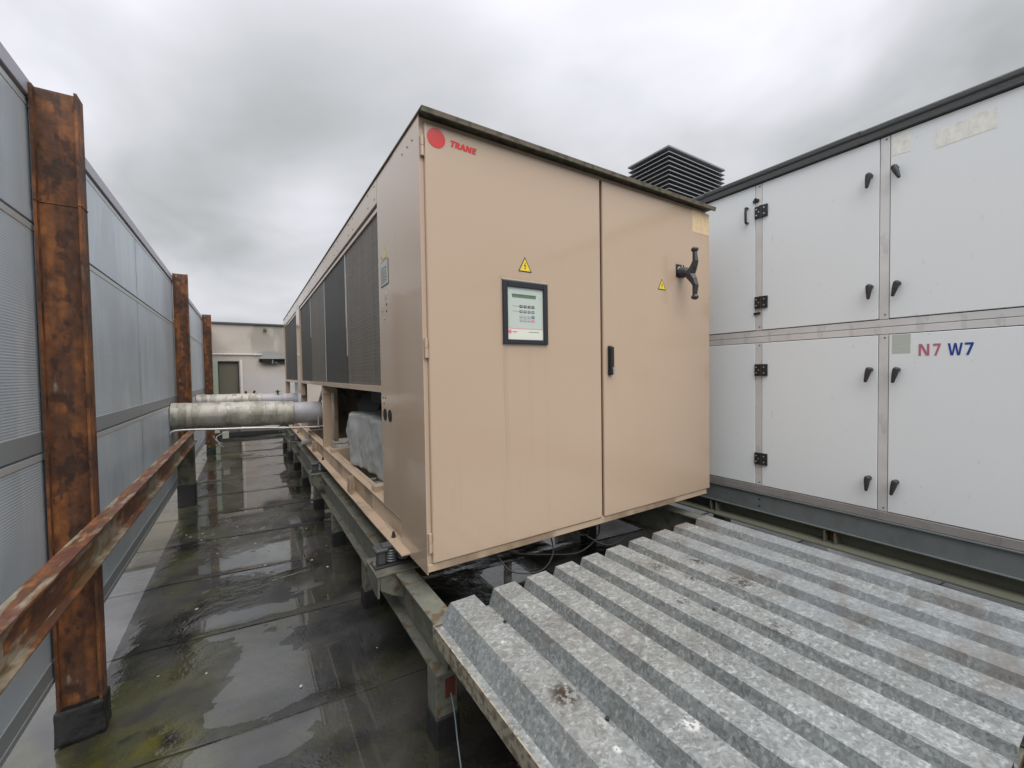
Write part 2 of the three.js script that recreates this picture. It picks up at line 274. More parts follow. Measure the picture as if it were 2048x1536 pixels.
// ---------------------------------------------------------------- roof: felt laid in overlapping strips, rain standing in the hollows
const roughFelt = tex(512, 512, (u, v) => .07 + .40 * sstep(.42, .75, fbm(u * 6, v * 6, 5, 401, 6, 6)), { data: 1, sx: 2.6 });
M.felt = new THREE.MeshPhysicalMaterial({ ior: 1.62, roughness: 1, roughnessMap: roughFelt, map: tex(1024, 2048, (u, v) => {
  const x = -4 + u * 8, z = -14 + v * 16; let n = .7 + .6 * fbm(x * 3, z * 3, 6, 411), g = .75 + .5 * hash(Math.floor(u * 1024), Math.floor(v * 2048), 6), c = [.019 * n * g, .019 * n * g, .018 * n * g];
  c = mix3(c, [.060, .058, .052], sstep(.52, .68, fbm(x * 1.5, z * 2.4, 5, 413)) * .8);
  const post = [-2.6, -6.6, -10.65].reduce((m, q) => Math.max(m, Math.exp(-(((x + .42) / .34) ** 2) - (((z - q - .32) / .42) ** 2))), 0);
  const moss = sstep(.40, .62, fbm(x * 4, z * 4, 5, 415)) * (.42 + .5 * sstep(.1, -.6, x)) + post * 1.1 * sstep(.25, .55, fbm(x * 9, z * 9, 5, 417));
  c = mix3(c, [.060, .060, .026], clamp(moss * .85));
  c = mix3(c, [.085, .08, .012], clamp(sstep(.35, .62, fbm(x * 12, z * 12, 4, 419)) * Math.exp(-(((x + .46) / .16) ** 2) - (((z + 2.36) / .13) ** 2)) * 1.2));
  return c; }, { sx: 8, sy: 16, ox: -4, oy: -14 }), bumpMap: tex(1024, 1024, (u, v) => .6 * fbm(u * 120, v * 120, 3, 431, 120, 120) + .4 * fbm(u * 14, v * 14, 4, 433, 14, 14), { data: 1, sx: 1.3 }), bumpScale: .0013 });
const skew = .10;
const dip = (x, z, cx, cz, rx, rz) => Math.exp(-(((x - cx) / rx) ** 2) - (((z - cz) / rz) ** 2));
function roofHeight(x, z) {                       // hollows below 0 hold water
  let h = -.0002 + .016 * (fbm(x * 1.1 + 5, z * .8 + 2, 4, 441) - .5) + .006 * (fbm(x * 5, z * 5, 3, 443) - .5) + .0032 * (fbm(x * 22, z * 34, 3, 445) - .5);
  h -= .012 * sstep(-.55, -.74, x) + .007 * dip(x, z, .0, -4.2, .38, .18) + .008 * dip(x, z, .02, -2.45, .22, .35) + .006 * dip(x, z, -.2, -3.25, .28, .12) + .006 * dip(x, z, -.12, -2.1, .35, .14) + .008 * dip(x, z, .55, -3.6, .3, .8) + .008 * dip(x, z, .45, -2.1, .14, .5) + .006 * dip(x, z, .1, -7.4, .5, 1.6);
  h += .007 * dip(x, z, -.55, -3.4, .22, .35) + .006 * dip(x, z, -.4, -2.75, .2, .22) + .005 * dip(x, z, -.55, -4.6, .16, .5) + .005 * dip(x, z, .52, -2.9, .2, .25);
  return h;
}
structure('roof_slab', flat(box(-40, 40, -.4, -.05, -40, 40)), M.bitumen);
const felt = structure('roof_felt', flat(box(-4, 7, -.045, -.028, -13.2, 3)), M.bitumen);
Object.defineProperty(felt.userData, 'root', { value: { position: new THREE.Vector3() }, enumerable: false });
for (let i = 0; i < 19; i++) {
  const z1 = 3.35 - i * .925, z0 = z1 - 1.0, cuts = [-4, i % 2 ? -.5 : -1.7, i % 2 ? 2.6 : 1.9, 7];
  for (let k = 0; k < 3; k++) {
    const a = cuts[k], b = cuts[k + 1] + (k < 2 ? .06 : 0), fine = b - a < 4.3 && z1 > -9 && a < 1, near = fine && z1 > -5 && z1 < -.5, nu = Math.round((b - a) / (near ? .016 : fine ? .035 : .12)), nv = near ? 62 : fine ? 24 : 8;
    const Zof = (x, t) => mix(z0, z1, t) + skew * x, lap = (t) => .0055 * sstep(.88, .96, t) + (k < 2 ? 0 : 0);
    const top = quadGrid(nu, nv, (u, v) => { const x = mix(a, b, u), z = Zof(x, 1 - v); return [x, roofHeight(x, z) + lap(1 - v) + .0012 * k, z]; });
    const ix = top.index.array, flip = new THREE.Vector3().fromBufferAttribute(top.attributes.normal, 0).y < 0;
    if (flip) { for (let q = 0; q < ix.length; q += 3) { const s = ix[q]; ix[q] = ix[q + 1]; ix[q + 1] = s; } top.computeVertexNormals(); }
    const lip = quadGrid(nu, 1, (u, v) => { const x = mix(a, b, u), z = Zof(x, 1); return [x, roofHeight(x, z) + lap(1) + .0012 * k - (1 - v) * .006, z + .0004]; });
    part('felt_sheet', [top, lip], M.felt, felt);
  }
}
const water = structure('rain_water', flat(box(-4, 7, -.02, 0, -13.2, 3)), new THREE.MeshPhysicalMaterial({ color: 0xffffff, transmission: 1, thickness: .01, ior: 1.6, roughness: .01, attenuationColor: rgb(.32, .30, .22), attenuationDistance: .06 }));
{ const g = new THREE.PlaneGeometry(11, 16.2).rotateX(-Math.PI / 2).translate(1.5, 0, -5.1); water.geometry = flat(g); water.material.thickness = 0; }
{ // chips of gravel and leaf on the felt
  const gs = []; for (let i = 0; i < 28; i++) { const x = -.7 + rnd() * 1.3, z = -2 - rnd() * 3.6, s = .004 + .006 * rnd(); gs.push(new THREE.IcosahedronGeometry(s, 0).scale(1.4, .5, 1).rotateY(rnd() * 6).translate(x, Math.max(0, roofHeight(x, z)) + .003, z)); }
  const o = new THREE.Mesh(mergeGeometries(gs.map(flat)), std({ color: rgb(.42, .40, .32), roughness: .7 })); o.name = 'gravel_chips'; o.userData = { kind: 'stuff', label: 'pale chips of gravel and leaf scattered on the wet roof felt', category: 'gravel' }; scene.add(o);
}

// ---------------------------------------------------------------- plant room wall at the end of the aisle
{
  const t = thing('plant_room', 'beige rendered plant room wall with an olive door closing the aisle', 'building', [1.5, 0, -13.4]), z = -13.3;
  part('wall', [box(-3, -.625, 0, 3.0, z - .3, z), box(-.165, 7, 0, 3.0, z - .3, z), box(-.625, -.165, 2.02, 3.0, z - .3, z)], M.concrete, t);
  part('coping', box(-3.05, 7.05, 3.0, 3.045, z - .34, z + .05, .006), M.roofing, t);
  const d = part('door', box(-.617, -.19, .12, 2.0, z - .10, z - .06, .004), M.doorOlive, t); d.userData.label = 'olive flush door';
  part('door_frame', [box(-.625, -.617, .1, 2.02, z - .12, z + .01), box(-.19, -.165, .1, 2.02, z - .12, z + .01), box(-.617, -.19, 2.0, 2.02, z - .12, z + .01)], M.dark, t);
  part('door_reveal', box(-.14, -.085, .12, 2.05, z, z + .025, .004), M.pvc, t);
  part('side_panel', box(-.76, -.63, .1, 2.02, z, z + .03, .004), M.paleGreen, t);
  part('upstand', box(-3, 7, 0, .14, z, z + .06, .015), M.bitumen, t);
  part('conduit', [cyl(.016, [-.9, 2.2, z + .03], [.36, 2.2, z + .03], 10), box(-.48, -.46, 2.17, 2.23, z, z + .05), box(.2, .22, 2.17, 2.23, z, z + .05)], M.pvc, t);
  part('outlet', [box(.41, .50, 2.86, 2.875, z, z + .08), box(.43, .48, 2.875, 2.93, z, z + .05, .01)], M.doorOlive, t);
  const c = thing('cable_bundle', 'black cables bundled on a bracket on the plant room wall', 'cables', [.6, 2.0, -13.2]), g = [];
  for (let i = 0; i < 7; i++) { const y = 1.97 + i * .018, s = rnd() * .05; g.push(tube([[.27 + s, y + .01, z + .06 + rnd() * .05], [.5, y - .012 * rnd(), z + .09 + rnd() * .03], [.85, y + .012 * rnd(), z + .07], [1.3 + s, y, z + .08]], .009, 30, 6)); }
  part('cable', g, M.cable, c); part('bracket', [box(.3, 1.4, 2.075, 2.09, z, z + .14), box(.6, .63, 1.95, 2.075, z, z + .12)], M.galv, c); part('loose_end', [tube([[.66, 1.99, z + .1], [.76, 1.94, z + .12], [.8, 1.9, z + .11]], .006, 16, 6)], M.wire, c);
}

// ---------------------------------------------------------------- acoustic fence on rusted H-section posts
{
  const FX = -.75, t = thing('metal_fence', 'grey ribbed metal screen fence on rusted H posts along the left side', 'fence', [-.75, 0, -6]);
  const ribs = (y0, y1, z0, z1, deep) => {               // fine horizontal ribbing, 11.5 mm pitch
    const n = Math.round((y1 - y0) / .0115) * 2, pos = [], P = (k) => [FX - (k % 2 ? deep : 0), y0 + (y1 - y0) * k / n];
    for (let k = 0; k < n; k++) { const [xa, ya] = P(k), [xb, yb] = P(k + 1); pos.push(xa, ya, z0, xa, ya, z1, xb, yb, z1, xa, ya, z0, xb, yb, z1, xb, yb, z0); }
    const g = new THREE.BufferGeometry(); g.setAttribute('position', new THREE.Float32BufferAttribute(pos, 3)); 
    for (let i = 0; i < pos.length; i += 9) { const s = pos.slice(i + 3, i + 6); for (let q = 0; q < 3; q++) { g.attributes.position.array[i + 3 + q] = pos[i + 6 + q]; g.attributes.position.array[i + 6 + q] = s[q]; } }
    g.computeVertexNormals(); return g;
  };
  const posts = [1.4, -2.6, -6.6, -10.65], edges = [3.2, 1.4, -.6, -2.6, -4.6, -6.6, -8.62, -10.65, -12.0, -13.24];
  const rows = [[2.272, 2.782, .05], [1.292, 2.262, .085], [.30, 1.282, .07]];
  for (let i = 0; i + 1 < edges.length; i++) {
    const z1 = edges[i] - .005, z0 = edges[i + 1] + .005;
    rows.forEach(([y0, y1, band], r) => {
      const p = part('fence_panel', [ribs(y0 + band, y1 - .028, z0, z1, r ? .0007 : .0002), box(FX - .06, FX - .006, y0, y1, z0, z1)], M.fence, t);
      part('bottom_band', box(FX - .005, FX + .003, y0, y0 + band, z0, z1, .001), r === 0 ? M.fence : M.band, p);
      part('top_strip', box(FX - .005, FX + .002, y1 - .028, y1, z0, z1, .001), M.edge, p);
    });
    part('bottom_trim', box(FX - .06, FX + .006, .272, .30, z0, z1, .004), M.band, t);
    part('coping', [box(FX - .08, FX + .012, 2.795, 2.862, z0, z1, .003), box(FX - .05, FX - .01, 2.782, 2.795, z0, z1)], M.coping, t);
  }
  posts.forEach((pz, i) => {
    const x0 = -.737, x1 = -.592, tf = .010, w = .052, wf = .032, top = [2.85, 2.845, 2.89, 2.895][i];
    const p = part('post', [extY([[x0, pz - w], [x0 + tf, pz - w], [x0 + tf, pz - .004], [x1 - tf, pz - .004], [x1 - tf, pz - w], [x1, pz - w], [x1, pz + wf], [x1 - tf, pz + wf], [x1 - tf, pz + .004], [x0 + tf, pz + .004], [x0 + tf, pz + wf], [x0, pz + wf]].reverse(), .02, top)], M.rust, t);
    const weld = 2.362; part('weld_seam', [box(x0 - .002, x0 + tf + .002, weld - .004, weld + .004, pz - w - .002, pz + wf + .002, .003), box(x1 - tf - .002, x1 + .003, weld - .004, weld + .004, pz - w - .003, pz + wf + .002, .003), box(x0 + tf + .002, x1 - tf - .002, weld - .003, weld + .003, pz - .007, pz + .007, .003)], M.rust, p);
    const bw = x1 - x0 + .012, boot = mergeVertices((() => { const g = new THREE.BoxGeometry(bw, .15, .104, 8, 8, 8); g.deleteAttribute('uv'); g.deleteAttribute('normal'); return g; })(), 1e-4), q = boot.attributes.position;
    for (let k = 0; k < q.count; k++) { const f = fbm(q.getX(k) * 22 + 9, q.getY(k) * 20 + q.getZ(k) * 17, 2, 450 + i) - .5, spread = 1 + .05 * sstep(.02, -.08, q.getY(k)); q.setXYZ(k, q.getX(k) * spread + f * .012, q.getY(k) + f * .022 * sstep(0, .08, q.getY(k)), q.getZ(k) * spread + f * .014); }
    boot.computeVertexNormals(); part('bitumen_boot', boot.translate((x0 + x1) / 2, .074, pz - .010), M.bitumen, p);
    if (i === 2) { part('lower_sleeve', box(x0 - .012, x1 + .006, .15, .80, pz - .085, pz + .085, .006), std({ roughness: .75, map: tex(256, 256, (u, v) => mix3([.12, .11, .082], [.055, .06, .035], sstep(.38, .62, fbm(u * 6, v * 6, 5, 455, 6, 6))), { sx: .5 }) }), p);
      part('bitumen_boot', box(x0 - .024, x1 + .016, -.01, .27, pz - .096, pz + .096, .012), M.bitumen, p); }
  });
  // I-beam bolted along the inner side of the posts
  const rail = extZ(iSection(-.552, .842, .985, .064, .007, .006), -6.2, 3.0);
  { const r = part('rail', rail, M.rail, t), { position: p, uv: w } = r.geometry.attributes; for (let i = 0; i < p.count; i++) w.setXY(i, p.getZ(i), p.getX(i) + p.getY(i)); }
}
{
  const j = thing('junction_box', 'small cream junction box with loose cables on the farthest rusted post', 'junction box', [-.45, .35, -10.55]);
  part('housing', box(-.46, -.35, .31, .45, -10.62, -10.55, .008), M.plastic, j);
  part('cable', [tube([[-.46, .42, -10.56], [-.56, .36, -10.5], [-.5, .2, -10.48], [-.44, .14, -10.5]], .006, 30, 6), tube([[-.62, .4, -10.5], [-.55, .28, -10.48], [-.46, .22, -10.48]], .005, 20, 6)], M.pvc, j);
  part('green_cable', [tube([[-.66, .3, -10.5], [-.6, .22, -10.44], [-.52, .2, -10.44], [-.66, .12, -10.42], [-.8, .05, -10.4]], .008, 30, 6), tube([[-.64, .36, -10.48], [-.62, .24, -10.46], [-.56, .16, -10.46]], .009, 20, 6)], std({ color: rgb(.012, .04, .02), roughness: .6 }), j);
}

// ---------------------------------------------------------------- steel support frames under the units
function legs(t, x, zs, top, boot = .13) { zs.forEach((z) => { const l = part('leg', box(x - .05, x + .05, 0, top, z - .05, z + .05, .006), M.support, t); part('bitumen_boot', box(x - .058, x + .058, -.01, boot, z - .058, z + .058, .012), M.bitumen, l); }); }
const mounts = [-2.3, -4.95, -7.55, -10.0];
{
  const t = thing('support_frame', 'green-grey I beam on short booted legs under the left edge of the chiller', 'steel frame', [.69, 0, -6]);
  part('beam', extZ(iSection(.69, .312, .54, .10, .010, .007), -10.6, -1.63), M.support, t);
  legs(t, .69, [-1.69, -2.95, -4.2, -5.45, -6.7, -7.95, -9.2, -10.45], .312);
  for (const z of mounts) part('bracket', [box(.54, .80, .541, .551, z - .125, z + .125, .002), extX([[.541, z + .118], [.541, z - .118], [.47, z - .1], [.43, z + .05], [.43, z + .118]], .545, .555), ...[-.118, .11].map((d) => extZ([[.56, .541], [.685, .541], [.685, .40], [.62, .43], [.56, .47]], z + d, z + d + .008))], M.support, t);
  part('plate', box(.682, .728, .205, .288, -1.639, -1.634, .002), M.rustPlate, t);
  const r = thing('support_frame', 'green-grey I beam on legs under the right edge of the chiller', 'steel frame', [2.73, 0, -6]);
  part('beam', extZ(iSection(2.73, .312, .54, .10, .010, .007), -10.6, -1.63), M.support, r);
  part('cross_beam', [extX([[.36, -3.2], [.52, -3.2], [.52, -3.19], [.37, -3.19], [.37, -3.1], [.36, -3.1]], .75, 2.68), extX([[.36, -5.2], [.52, -5.2], [.52, -5.19], [.37, -5.19], [.37, -5.1], [.36, -5.1]], .75, 2.68)], M.support, r);
  legs(r, 2.73, [-1.69, -2.95, -4.2, -5.45, -6.7, -7.95, -9.2, -10.45], .312);
  const w = thing('wire', 'grey lightning wire running down from the plate on the front leg', 'wire', [.7, 0, -1.6]);
  part('strand', tube([[.705, .225, -1.630], [.707, .15, -1.60], [.70, .07, -1.56], [.675, .02, -1.47], [.62, .012, -1.3], [.56, .012, -1.1]], .0035, 60, 6), M.wire, w);
}
// spring isolators
{
  const make = (label) => {
    const t = thing('spring_mount', label, 'vibration mount', [.65, .551, 0], 'spring mounts under the left base rail'); 
    const O = (g) => g.translate(.65, .551, 0);
    part('base_plate', O(box(-.10, .13, .001, .012, -.05, .05, .004)), M.lever, t);
    part('housing', [O(box(-.075, -.035, .012, .085, -.03, .03, .006)), O(box(.10, .13, .012, .085, -.03, .03, .006))], M.mount, t);
    part('cap', [O(box(-.092, -.02, .080, .102, -.042, .042, .012)), O(box(-.05, .12, .092, .112, -.03, .03, .004))], M.mount, t);
    for (const x of [0, .068]) { const pts = []; for (let i = 0; i <= 90; i++) { const a = i / 90 * 5 * 2 * Math.PI; pts.push([x + .026 * Math.cos(a), .016 + .072 * i / 90, .026 * Math.sin(a)]); } part('spring', O(tube(pts, .0055, 180, 7)), M.galv, t); }
    part('bolt', [O(cyl(.008, [-.088, .012, .0], [-.088, .03, 0], 8)), O(cyl(.012, [-.088, .012, 0], [-.088, .02, 0], 6))], M.steel, t);
    return t;
  };
  const p = make('grey spring mount at the front corner of the chiller, nearest the camera'); p.position.z = mounts[0];
  ['second spring mount from the front, on the yellowish bracket', 'third spring mount from the front, near the insulated pipes', 'farthest spring mount, under the far end of the chiller'].forEach((l, i) => { const c = p.clone(); c.name = numbered('spring_mount'); c.userData = { ...p.userData, label: l }; c.position.z = mounts[i + 1]; scene.add(c); });
}

// ---------------------------------------------------------------- the chiller
{
  const t = thing('chiller', 'large beige rooftop chiller with two cabinet doors and dark coils down its side', 'chiller', [1.83, .655, -6]);
  const F = -1.85;                                // plane of the doors
  // carcass behind the doors
  part('cabinet', [box(.704, 2.945, .655, .675, -2.6, -1.864), box(.704, 2.945, .675, 2.79, -1.90, -1.88), box(.704, .722, .675, 2.79, -1.88, -1.866), box(2.92, 2.945, .675, 2.79, -2.6, -1.90), box(.722, 2.945, .675, .70, -1.88, -1.866), box(.722, 2.945, 2.765, 2.79, -1.88, -1.868), box(.72, 2.93, .68, 2.78, -2.62, -2.60)], M.enamel, t);
  part('bottom_flange', box(.70, 2.93, .656, .692, -1.866, -1.858, .003), M.base, t);
  // doors
  const dl = part('cabinet_door', box(.722, 1.834, .694, 2.766, F - .022, F, .009), M.door, t), dr = part('cabinet_door', box(1.853, 2.967, .694, 2.766, F - .022, F, .009), M.enamel, t);
  part('door_post', box(1.80, 1.89, .70, 2.76, -1.879, -1.873), std({ color: rgb(.20, .13, .085), roughness: .5 }), t);
  for (const y of [2.655, 1.722, .798]) part('hinge', [cyl(.0085, [.711, y - .046, F - .004], [.711, y - .001, F - .004], 14), cyl(.0085, [.711, y + .001, F - .004], [.711, y + .046, F - .004], 14), box(.711, .724, y - .046, y - .004, F - .012, F - .006)], M.enamel, dl);
  part('logo_disc', new THREE.CylinderGeometry(.0455, .0455, .0012, 48).rotateX(Math.PI / 2).translate(.780, 2.705, F + .0008), M.red, dl);
  { const g = lettering('TRANE', .0285, .0011, .16, 1.13); g.computeBoundingBox(); const b = g.boundingBox; g.scale(.136 / (b.max.x - b.min.x), 1, 1).rotateZ(-.035).translate(.849, 2.688, F + .0002); part('logo_lettering', [[0, 0], [.0022, 0], [-.0022, 0], [0, .0012], [0, -.0012], [.0016, .0009], [-.0016, -.0009]].map(([a, b], i) => g.clone().translate(a, b, i * .00008)), M.red, dl); }
  const sign = (x, y, s, parent) => {
    const tri = (r, z, d) => { const p = [[0, r], [-r * .93, -r * .72], [r * .93, -r * .72]]; return new THREE.ExtrudeGeometry(shape(p), { depth: d, bevelEnabled: false }).translate(x, y, z); };
    const w = part('warning_sign', tri(s, F + .0002, .0010), M.keyDark, parent); w.userData.label = 'yellow triangle with a black lightning bolt';
    part('sign_face', tri(s * .80, F + .0006, .0012).translate(0, -s * .025, 0), M.yellow, parent);
    const k = s * .42; part('sign_bolt', new THREE.ExtrudeGeometry(shape([[.12, 1.0], [-.42, -.05], [.05, .02], [-.12, -.55], [-.3, -.5], [.02, -1.0], [.22, -.42], [.06, -.5], [.38, .28], [-.08, .2], [.3, 1.0]].map(([a, b]) => [a * k, b * k])), { depth: .0012, bevelEnabled: false }).translate(x, y - s * .05, F + .0010), M.keyDark, parent);
  };
  sign(1.275, 2.173, .047, dl); sign(2.409, 2.183, .044, dr);
  { // control display, set into the left door
    const c = part('control_display', [box(1.128, 1.157, 1.752, 2.082, F, F + .014, .004), box(1.389, 1.418, 1.752, 2.082, F, F + .014, .004), box(1.157, 1.389, 2.052, 2.082, F, F + .0135, .004), box(1.157, 1.389, 1.752, 1.776, F, F + .0135, .004)], M.frameGloss, t);
    part('seal', box(1.126, 1.424, 2.083, 2.092, F, F + .008, .003), M.silicone, c);
    const z = F + .003; part('face', box(1.157, 1.389, 1.836, 2.052, F, z), M.screen, c); part('lower_face', box(1.157, 1.389, 1.776, 1.834, F, z), M.screenLow, c);
    part('stripe', box(1.158, 1.388, 1.833, 1.836, z - .001, z + .0004), M.keyPink, c);
    part('lcd_window', box(1.188, 1.342, 1.998, 2.013, z, z + .0006), M.lcd, c); part('lcd_bezel', box(1.186, 1.344, 2.013, 2.017, z, z + .002), M.print, c);
    const cols = [1.244, 1.270, 1.296, 1.322]; [[1.953, 'keyDark'], [1.926, 'keyGrey'], [1.899, 'keyLilac'], [1.880, 'keyLilac']].forEach(([y, m], r) => cols.forEach((x, i) => part('key', [box(x - .0095, x + .0095, y - .0065, y + .0065, z, z + .0018, .0008)], M[i === 3 && r === 2 ? 'keyTeal' : i === 3 && r === 3 ? 'keyPink' : m], c)));
    part('key_print', [1.953, 1.926, 1.899, 1.880].flatMap((y) => cols.map((x) => box(x - .0055, x + .0055, y - .0012, y + .0012, z + .0017, z + .0021))), M.screenLow, c);
    part('small_print', [box(1.19, 1.232, 1.952, 1.954, z, z + .0004), box(1.19, 1.234, 1.925, 1.927, z, z + .0004), box(1.293, 1.360, 1.816, 1.819, z, z + .0004), box(1.366, 1.371, 1.999, 2.004, z, z + .0004)], M.print, c);
    part('small_logo', [new THREE.CylinderGeometry(.0105, .0105, .0006, 20).rotateX(Math.PI / 2).translate(1.172, 1.817, z + .0003), box(1.188, 1.216, 1.814, 1.820, z, z + .0005)], M.keyPink, c);
  }
  // swing handle with lock
  { const h = part('swing_handle', [box(1.886, 1.922, 1.575, 1.758, F, F + .012, .005), box(1.890, 1.918, 1.580, 1.753, F + .010, F + .03, .008)], M.black, dr);
    part('lock', [new THREE.CylinderGeometry(.010, .010, .006, 20).rotateX(Math.PI / 2).translate(1.908, 1.615, F + .032), box(1.902, 1.914, 1.585, 1.612, F + .030, F + .034, .003)], M.steel, dr); }
  { // rotary isolator: a two-armed bent lever standing off the door
    part('isolator_plate', box(2.562, 2.652, 2.256, 2.346, F, F + .004, .001), M.black, dr);
    const mk = [box(2.580, 2.590, 2.270, 2.280, F + .004, F + .0046), box(2.625, 2.632, 2.322, 2.342, F + .004, F + .0046), box(2.612, 2.626, 2.312, 2.315, F + .004, F + .0046)];
    const arc = new THREE.TorusGeometry(.030, .0022, 6, 20, 1.4).rotateZ(Math.PI * .55).translate(2.607, 2.301, F + .0042); part('isolator_marks', [...mk, arc], M.screenLow, dr);
    const cx = 2.607, cy = 2.262, loft = (pts) => pts.slice(1).map((p, i) => { const g = cyl(pts[i][3], pts[i].slice(0, 3), p.slice(0, 3), 6, p[3]).toNonIndexed(); g.computeVertexNormals(); return g; });
    const arm = (s) => loft([[cx, cy, F + .080, .036], [cx, cy + s * .045, F + .108, .027], [cx, cy + s * .082, F + .122, .0215], [cx - .002, cy + s * .145, F + .118, .0165], [cx - .002, cy + s * .152, F + .118, .022]]);
    part('isolator_lever', [cyl(.038, [cx, cy + .03, F + .004], [cx, cy + .02, F + .05], 20, .034), cyl(.034, [cx, cy + .02, F + .045], [cx, cy, F + .10], 12, .022), ...arm(1), ...arm(-1), ...[1, -1].flatMap((s) => [new THREE.SphereGeometry(.0205, 8, 6).translate(cx, cy + s * .082, F + .1215), new THREE.DodecahedronGeometry(.025, 1).scale(1, .72, 1).translate(cx - .002, cy + s * .162, F + .118)])], M.lever, dr);
  }
  part('paper_label', box(2.753, 2.957, 2.606, 2.770 - .006, F, F + .0008), M.paperTan, dr);
  // roof sheet, folded down at the front
  part('roof', [box(.692, 2.975, 2.797, 2.806, -10.2, -1.802), box(.692, 2.972, 2.780, 2.797, -1.815, -1.802, .002)], M.mossy, t);
  // side of the cabinet: two sheets
  part('side_panel', [extX([[.645, -1.862], [2.797, -1.862], [2.797, -2.258], [.80, -2.258], [.80, -2.245], [.645, -2.245]], .698, .7035)], M.enamel, t);
  part('side_panel', [box(.699, .7035, .803, 2.797, -2.598, -2.262)], M.enamel, t);
  part('screw', [[-1.95, 2.72], [-2.02, 2.72], [-2.10, 2.72], [-2.52, 2.30], [-2.52, 1.98], [-2.49, 1.93]].map(([z, y]) => cyl(.005, [.694, y, z], [.699, y, z], 8)), M.base, t);
  part('plug', cyl(.036, [.6965, 1.359, -2.522], [.699, 1.359, -2.522], 24), M.blackMatte, t); part('plug', cyl(.036, [.6965, 1.359, -2.42], [.699, 1.359, -2.42], 24), M.blackMatte, t);
  part('drill_hole', [[-2.56, 1.46], [-2.51, 1.46], [-2.54, 1.425], [-2.44, 2.03 - .02], [-2.44, 1.97]].map(([z, y]) => cyl(.007, [.6975, y, z], [.699, y, z], 10)), M.dark, t);
  { // rating plate and faded warning triangle
    part('rating_plate', box(.6960, .699, 2.121, 2.268, -2.542, -2.388, .001), M.keyGrey, t);
    part('plate_face', [box(.6952, .6962, 2.127, 2.262, -2.536, -2.394)], M.paperGrey, t);
    const pr = []; for (let i = 0; i < 7; i++) pr.push(box(.6948, .6954, 2.140 + i * .014, 2.147 + i * .014, -2.530, -2.46 + .02 * rnd())); for (let i = 0; i < 5; i++) pr.push(box(.6948, .6954, 2.145 + i * .018, 2.155 + i * .018, -2.445, -2.42 + .012 * rnd()));
    part('plate_print', pr, M.print, t);
    const tri = (k, d) => extX([[2.278 + .002 * k, -2.518 + .006 * k], [2.278 + .002 * k, -2.412 - .006 * k], [2.365 - .008 * k, -2.466]], .6975 - d, .6985 - d); part('faded_triangle', tri(0, 0), M.outline, t); part('triangle_face', tri(1, .0006), M.paleYellow, t);
    part('round_sticker', cyl(.022, [.6972, 2.065, -2.462], [.699, 2.065, -2.462], 20), M.paperGrey, t);
  }
  // fascia over the coils
  for (const [z0, z1] of [[-7.2, -2.601], [-10.18, -7.206]]) {
    part('fascia', [box(.698, .703, 2.655, 2.797, z0, z1, .001), box(.698, .716, 2.650, 2.655, z0, z1)], M.enamel, t);
    const rv = []; for (let z = z1 - .05; z > z0 + .05; z -= .62) for (const [dz, y] of [[0, 2.77], [0, 2.69], [-.16, 2.77], [-.16, 2.69]]) rv.push(new THREE.SphereGeometry(.008, 8, 6).scale(.5, 1, 1).translate(.698, y, z + dz)); part('rivet', rv, M.base, t);
  }
  part('coil_backing', [box(.80, .82, 1.50, 2.79, -10.1, -2.6), box(.716, .80, 2.635, 2.79, -10.1, -2.6)], M.zinc, t);
  // coils between tan frames
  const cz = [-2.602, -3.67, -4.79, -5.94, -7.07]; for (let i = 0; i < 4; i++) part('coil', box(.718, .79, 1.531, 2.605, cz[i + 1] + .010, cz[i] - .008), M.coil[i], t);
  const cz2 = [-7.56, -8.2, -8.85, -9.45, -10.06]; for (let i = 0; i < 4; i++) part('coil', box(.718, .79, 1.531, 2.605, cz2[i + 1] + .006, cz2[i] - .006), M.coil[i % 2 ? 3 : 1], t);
  part('sky_gap_strip', [box(.712, .722, 2.0, 2.6, cz[1] - .014, cz[1] + .002), box(.714, .722, 1.76, 2.0, cz[1] - .009, cz[1] + .001)], M.skyGapAndConduit, t); part('sky_gap_strip', box(.714, .722, 1.54, 2.6, cz[2] - .005, cz[2] + .004), M.skyGapAndConduit, t); part('sky_gap_strip', box(.714, .722, 2.1, 2.6, cz[3] - .004, cz[3] + .004), M.skyGapAndConduit, t);  // pale strips added to stand for sky light showing through the coil gaps
  part('coil_frame', [box(.706, .73, 2.607, 2.632, -7.08, -2.602, .002), box(.706, .73, 2.607, 2.632, -10.06, -7.56, .002), box(.698, .73, 1.490, 1.530, -7.08, -2.602, .002), box(.698, .73, 1.490, 1.530, -10.06, -7.56, .002), box(.70, .73, 1.53, 2.607, -7.095, -7.072, .002)], M.enamel, t);
  part('mullion', [box(.698, .705, 1.30, 2.655, -7.55, -7.10, .001), box(.698, .76, 1.30, 2.655, -7.112, -7.097, .001)], M.enamel, t);
  part('corner_post', box(.698, .78, .865, 2.65, -10.17, -10.07, .003), M.enamel, t);
  for (const z of [-5.03, -7.2]) part('frame_leg', [box(.704, .789, .801, 1.488, z - .03, z + .03, .003)], M.enamel, t);
  part('leg_bracket', box(.70, .83, 1.40, 1.488, -4.998, -4.988), M.base, t);
  // base rail: a channel open to the outside
  part('base_rail', [box(.699, .772, .793, .801, -10.2, -2.12, .001), box(.714, .721, .667, .793, -10.2, -2.1), box(.648, .745, .657, .667, -10.2, -2.10, .002), box(.745, .772, .801, .808, -10.2, -2.6, .001)], M.base, t);
  for (const z of [-3.45, -5.6, -8.2]) part('stiffener', [box(.660, .714, .667, .793, z - .05, z - .044), box(.655, .660, .675, .793, z - .05, z + .06)], M.base, t);
  for (const z of [-2.36, -4.98, -7.6]) part('bolt', cyl(.014, [.685, .667, z], [.685, .70, z], 8, .006), M.dark, t);
